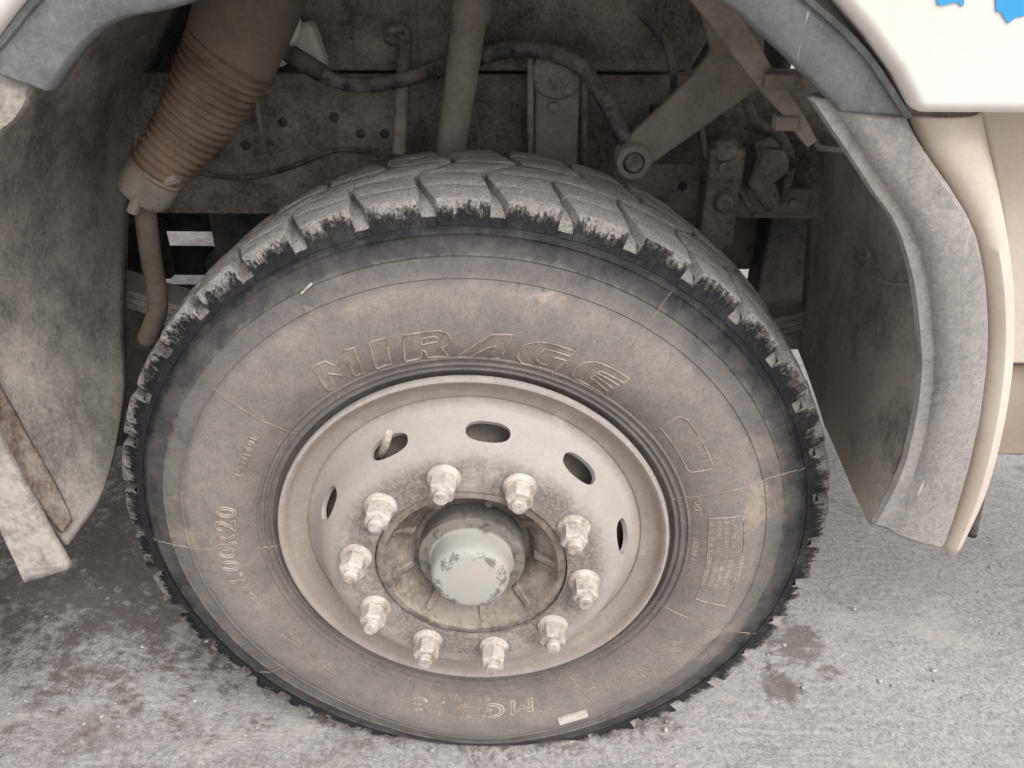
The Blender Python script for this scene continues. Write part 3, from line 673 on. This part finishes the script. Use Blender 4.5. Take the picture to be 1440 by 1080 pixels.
# shelf edge between stay and rear guard
bb = B(); bb.tube([P(1140, 190, .2), P(1152, 208, .2), P(1190, 212, .25)], .004, 8); bb.make('guard_rim', 'bar', truck, True)

# ------------------------------------------------------------------ undercarriage
bb = B(); bb.box((-1.3, .545, .862), (1.8, .552, 1.112)); bb.box((-1.3, .552, .862), (1.8, .62, .87)); bb.box((-1.3, .552, 1.104), (1.8, .62, 1.112)); rail = bb.make('frame_rail', 'steel', truck, bevel=.003)
for px, py in ((507, 188), (541, 188), (345, 205), (398, 172), (470, 165), (960, 262), (1010, 150)):
    c = P(px, py, .545); bb = B(); V, F = lathe([(0, -.001), (.0085, -.001), (.0095, .003)], 12); bb.add([v+c for v in V], F); bb.make('rail_hole' if px in (507, 541, 960) else 'rail_bolt', 'dark', rail, True)
e0 = P(436, 100, .50); e1 = P(985, 60, .50); e2 = P(968, 97, .50)
bb = B(); bb.prism([(e0.x, e0.z), (e2.x, e0.z), (e1.x+.01, e1.z), (e1.x+.03, 1.55), (e0.x-.02, 1.55)], .50, .85); bb.make('engine_cover', 'steel', truck, bevel=.006)
bb = B(); bb.box((-1.2, .0, 1.56), (1.2, 2.3, 1.60)); bb.make('unseen_cab_floor', 'dark', truck)  # unseen floor, added over the chassis to keep it dark
bb = B(); bb.box((-.58, .86, .62), (.62, 1.6, 1.5)); bb.box((-.45, .80, .42), (.35, 1.5, .62)); bb.make('engine', 'dark', truck, bevel=.03)
bb = B(); bb.box((-.06, .25, .40), (.06, 2.2, .42)); bb.box((-.06, .25, .50), (.06, 2.2, .52)); bb.box((-.012, .25, .42), (.012, 2.2, .50)); bb.make('axle_beam', 'steel', truck)
# leaf spring
for k in range(5):
    L = .82-.06*k; pts = [(x, .50, .585+.17*(x/.8)**2-.014*k) for x in np.linspace(-L, L, 21)]; V = []
    for x, y, z in pts: V += [(x, .50, z), (x, .575, z), (x, .575, z+.0125), (x, .50, z+.0125)]
    bb = B(); bb.add(V, [(i*4+q, i*4+(q+1) % 4, i*4+4+(q+1) % 4, i*4+4+q) for i in range(20) for q in range(4)]+[(0, 1, 2, 3), (83, 82, 81, 80)]); bb.make('spring_leaf', 'steel', truck)
# broad slanting stay in front of the rail
bb = B(); bb.tube([P(668, -45, .44), P(660, 30, .43)], .030, 20); bb.tube([P(661, 22, .43), P(634, 216, .41), P(630, 250, .41)], [.0265, .0245, .024], 20); bb.make('shock_absorber', 'bar', truck, True, angle=40)
bb = B(); bb.tube([P(570, 48, .46), P(561, 215, .45)], .0115, 12); bb.tube([P(558+14*math.cos(t), 50+9*math.sin(t), .46) for t in np.linspace(0, 6.283, 13)[:-1]], .008, 8, closed=True); bb.make('vertical_rod', 'steel', truck, True, angle=40)
bb = B(); k0 = P(752, 112, .47); k1 = P(812, 215, .47); bb.box((k0.x, .47, k1.z-.1), (k1.x, .53, k0.z)); bb.make('hanger_bracket', 'bar', truck, bevel=.006)
for px in (746, 822): bb = B(); bb.tube([P(px, 80, .46), P(px, 240, .46)], .0055, 8); bb.make('hanger_stud', 'steel', truck, True)
bb = B(); c = P(783, 100, .48); V, F = lathe([(0, -.03), (.036, -.03), (.04, -.026), (.04, .02), (0, .02)], 24); bb.add([v+c for v in V], F); bb.make('hanger_bush', 'steel', truck, True, angle=40)
def ribbed(name, pts, r, mat, amp=.12, pitch=.011, k=10):
    sp = spline(pts, k*3); L = [0]
    for a_, c_ in zip(sp, sp[1:]): L.append(L[-1]+(c_-a_).length)
    n = int(L[-1]/(pitch/4)); out = []; rr = []
    R2 = r if isinstance(r, (list, tuple)) else [r, r]
    for i in range(n+1):
        d = L[-1]*i/n; j = int(np.searchsorted(L, d)); j = min(max(j, 1), len(sp)-1); t = (d-L[j-1])/max(1e-9, L[j]-L[j-1]); out.append(sp[j-1].lerp(sp[j], t))
        rr.append((R2[0]+(R2[1]-R2[0])*i/n)*(1+amp*(1, .3, -1, .3)[i % 4]*.5))
    bb = B(); bb.tube(out, rr, 24 if r != .011 else 12); return bb.make(name, mat, truck, True)
ribbed('wiring_conduit', [P(398, 72, .40), P(432, 92, .41), P(470, 113, .42), P(515, 120, .43), P(565, 112, .44), P(610, 98, .46), P(650, 80, .465), P(690, 70, .47)], .0115, 'hose', .08)
ribbed('wiring_conduit', [P(612, 100, .465), P(650, 88, .46), P(690, 76, .445), P(730, 68, .43), P(780, 76, .42), P(818, 96, .41), P(845, 132, .40), P(866, 170, .395), P(884, 203, .39)], .0125, 'hose', .12)
bb = B(); bb.tube([P(408, 76, .398), P(436, 93, .405), P(452, 103, .41)], .0145, 12); bb.make('conduit_tape', 'dark', truck, True)
# hinged arm and its eye
bb = B(); bb.prism(xz([(870, 210), (893, 184), (930, 150), (972, 108), (1000, 72), (985, 20), (1075, 20), (1076, 120), (916, 233), (895, 245)], .38), .38, .40); bb.make('support_arm', 'bar', truck, bevel=.006)
c = P(890, 226, .37); bb = B(); V, F = lathe([(.017, -.014), (.0255, -.014), (.027, -.012), (.027, .04), (.017, .04)], 32, True); bb.add([v+c for v in V], F); bb.make('arm_eye', 'bar', truck, True, angle=40)
bb = B(); V, F = lathe([(0, -.018), (.012, -.018), (.0145, -.015), (.0145, .03)], 20); bb.add([v+c for v in V], F); bb.make('arm_pin', 'steel', truck, True, angle=40)
k0 = P(922, 160, .46); k1 = P(975, 232, .46); bb = B(); bb.box((k0.x, .46, k1.z), (k1.x, .54, k0.z)); bb.make('junction_box', 'dark', truck, bevel=.004)
# steering gear at the rear of the arch
k0 = P(1000, 210, .44); k1 = P(1033, 335, .44); bb = B(); bb.box((k0.x, .44, k1.z-.1), (k1.x, .50, k0.z)); c = P(1018, 285, .435); V, F = lathe([(0, -.012), (.016, -.012), (.018, .01)], 12); bb.add([v+c for v in V], F); bb.tube([P(1020, 195, .45), P(1020, 225, .45)], .02, 14); bb.make('steering_arm', 'steel', truck, bevel=.008)
bb = B(); bb.tube([P(1090, 205, .46), P(1085, 235, .46), P(1070, 258, .45), P(1088, 290, .45)], [.028, .03, .022, .016], 16); bb.tube([P(1062, 215, .47), P(1108, 200, .47)], .018, 14); bb.make('steering_gear', 'steel', truck, True, angle=40)
k0 = P(1036, 265, .50); k1 = P(1135, 303, .50); bb = B(); bb.box((k0.x, .50, k1.z), (k1.x, .545, k0.z)); bb.make('gear_bracket', 'bar', truck, bevel=.004)
k0 = P(1060, 320, .8); bb = B(); bb.box((k0.x+.03, .8, .45), (1.3, .9, .86)); bb.make('transmission_guard', 'dark', truck, bevel=.01)
# cross member, and dark boxes added to frame the bright ground gap
k0 = P(200, 362, 1.1); k1 = P(292, 389, 1.1); bb = B(); bb.box((-1.3, 1.1, k1.z), (k1.x, 1.2, k0.z)); bb.make('cross_member', 'dark', truck, bevel=.01)
k0 = P(290, 300, .72); bb = B(); bb.box((k0.x, .72, .35), (k0.x+.5, .84, .86)); bb.make('gap_side_box', 'dark', truck, bevel=.01)
k0 = P(210, 325, 1.3); bb = B(); bb.box((-1.4, 1.3, k0.z), (k0.x+.4, 1.4, 1.5)); bb.make('gap_upper_box', 'dark', truck)
k0 = P(230, 402, .75); bb = B(); bb.box((-1.4, .72, .2), (k0.x+.1, .76, k0.z)); bb.make('gap_lower_box', 'dark', truck)
# air intake duct with bellows, clamp and hose
bb = B(); bb.tube([P(378, -70, .26), P(345, 20, .26), P(322, 84, .256)], [.066, .064, .061], 32); bb.make('air_duct', 'duct', truck, True, angle=40)
ribbed('duct_bellows', [P(327, 74, .256), P(272, 172, .25), P(236, 222, .24), P(214, 252, .235)], [.0605, .036], 'bellow', .13, .0115)
bb = B(); bb.tube([P(222, 240, .237), P(205, 268, .232), P(199, 278, .23)], [.039, .039, .034], 28); bb.tube([P(195, 272, .20), P(186, 298, .20)], .008, 8); bb.tube([P(232, 255, .21), P(250, 250, .21)], .008, 8); bb.make('hose_clamp', 'bar', truck, True, angle=40)
bb = B(); bb.tube(spline([P(206, 262, .235), P(205, 300, .24), P(212, 360, .25), P(222, 430, .26), P(205, 480, .27)], 6), .0155, 20); bb.make('intake_pipe', 'duct', truck, True)
bb = B(); bb.tube([P(356, 115, .44), P(372, 212, .44)], .0045, 8); bb.make('thin_rod', 'bar', truck, True)
# white plastic reservoir tucked above the rail
bb = B(); bb.tube(spline([P(418, 22, .42), P(405, 45, .415), P(395, 60, .42)], 4), [.006, .010, .014, .017, .018, .018, .016, .012, .006], 14); bb.make('reservoir_cap', 'plastic', truck, True)
bb = B(); bb.prism(xz([(418, 30), (436, 30), (447, 60), (459, 98), (428, 92), (405, 70)], .45), .45, .49); bb.make('reservoir', 'plastic', truck, bevel=.012, seg=3)
bb = B(); bb.prism(xz([(370, 88), (383, 68), (398, 82), (403, 92), (388, 96)], .43), .43, .45); bb.make('reservoir_foot', 'plastic', truck, bevel=.005)

# brake line, clips and bolts along the rail
bb = B(); bb.tube(spline([P(240, 235, .53), P(330, 250, .53), P(400, 238, .53), P(470, 212, .53), P(520, 214, .53)], 8), .0042, 8); bb.make('brake_pipe', 'hose', truck, True)
bb = B(); bb.tube(spline([P(900, 20, .46), P(935, 60, .45), P(948, 110, .44), P(942, 150, .45)], 8), .006, 8); bb.make('fuel_hose', 'hose', truck, True)
bb = B(); bb.tube(spline([P(1045, 130, .42), P(1062, 170, .42), P(1095, 190, .43), P(1112, 230, .45), P(1100, 280, .47)], 8), .008, 10); bb.make('power_steering_hose', 'hose', truck, True)
bb = B(); bb.tube(spline([P(985, 180, .48), P(1000, 235, .47), P(1035, 262, .46), P(1060, 300, .46)], 8), .0055, 8); bb.make('brake_pipe', 'steel', truck, True)
for px, py, y in ((778, 150, .47), (1115, 285, .50), (1016, 235, .44)):
    c = P(px, py, y); bb = B(); V, F = lathe([(0, -.008), (.0085, -.008), (.0095, -.006), (.0095, .002)], 6); bb.add([v+c for v in V], F); bb.make('bolt_head', 'steel', truck)

k0 = P(222, 312, 1.0); k1 = P(222, 352, 1.0); bb = B(); bb.box((k0.x-.35, 1.0, k1.z-.08), (k0.x, 1.04, k0.z)); bb.make('gap_mask_plate', 'dark', truck, bevel=.006)  # dark plate added to mask the bright ground gap behind the pipe
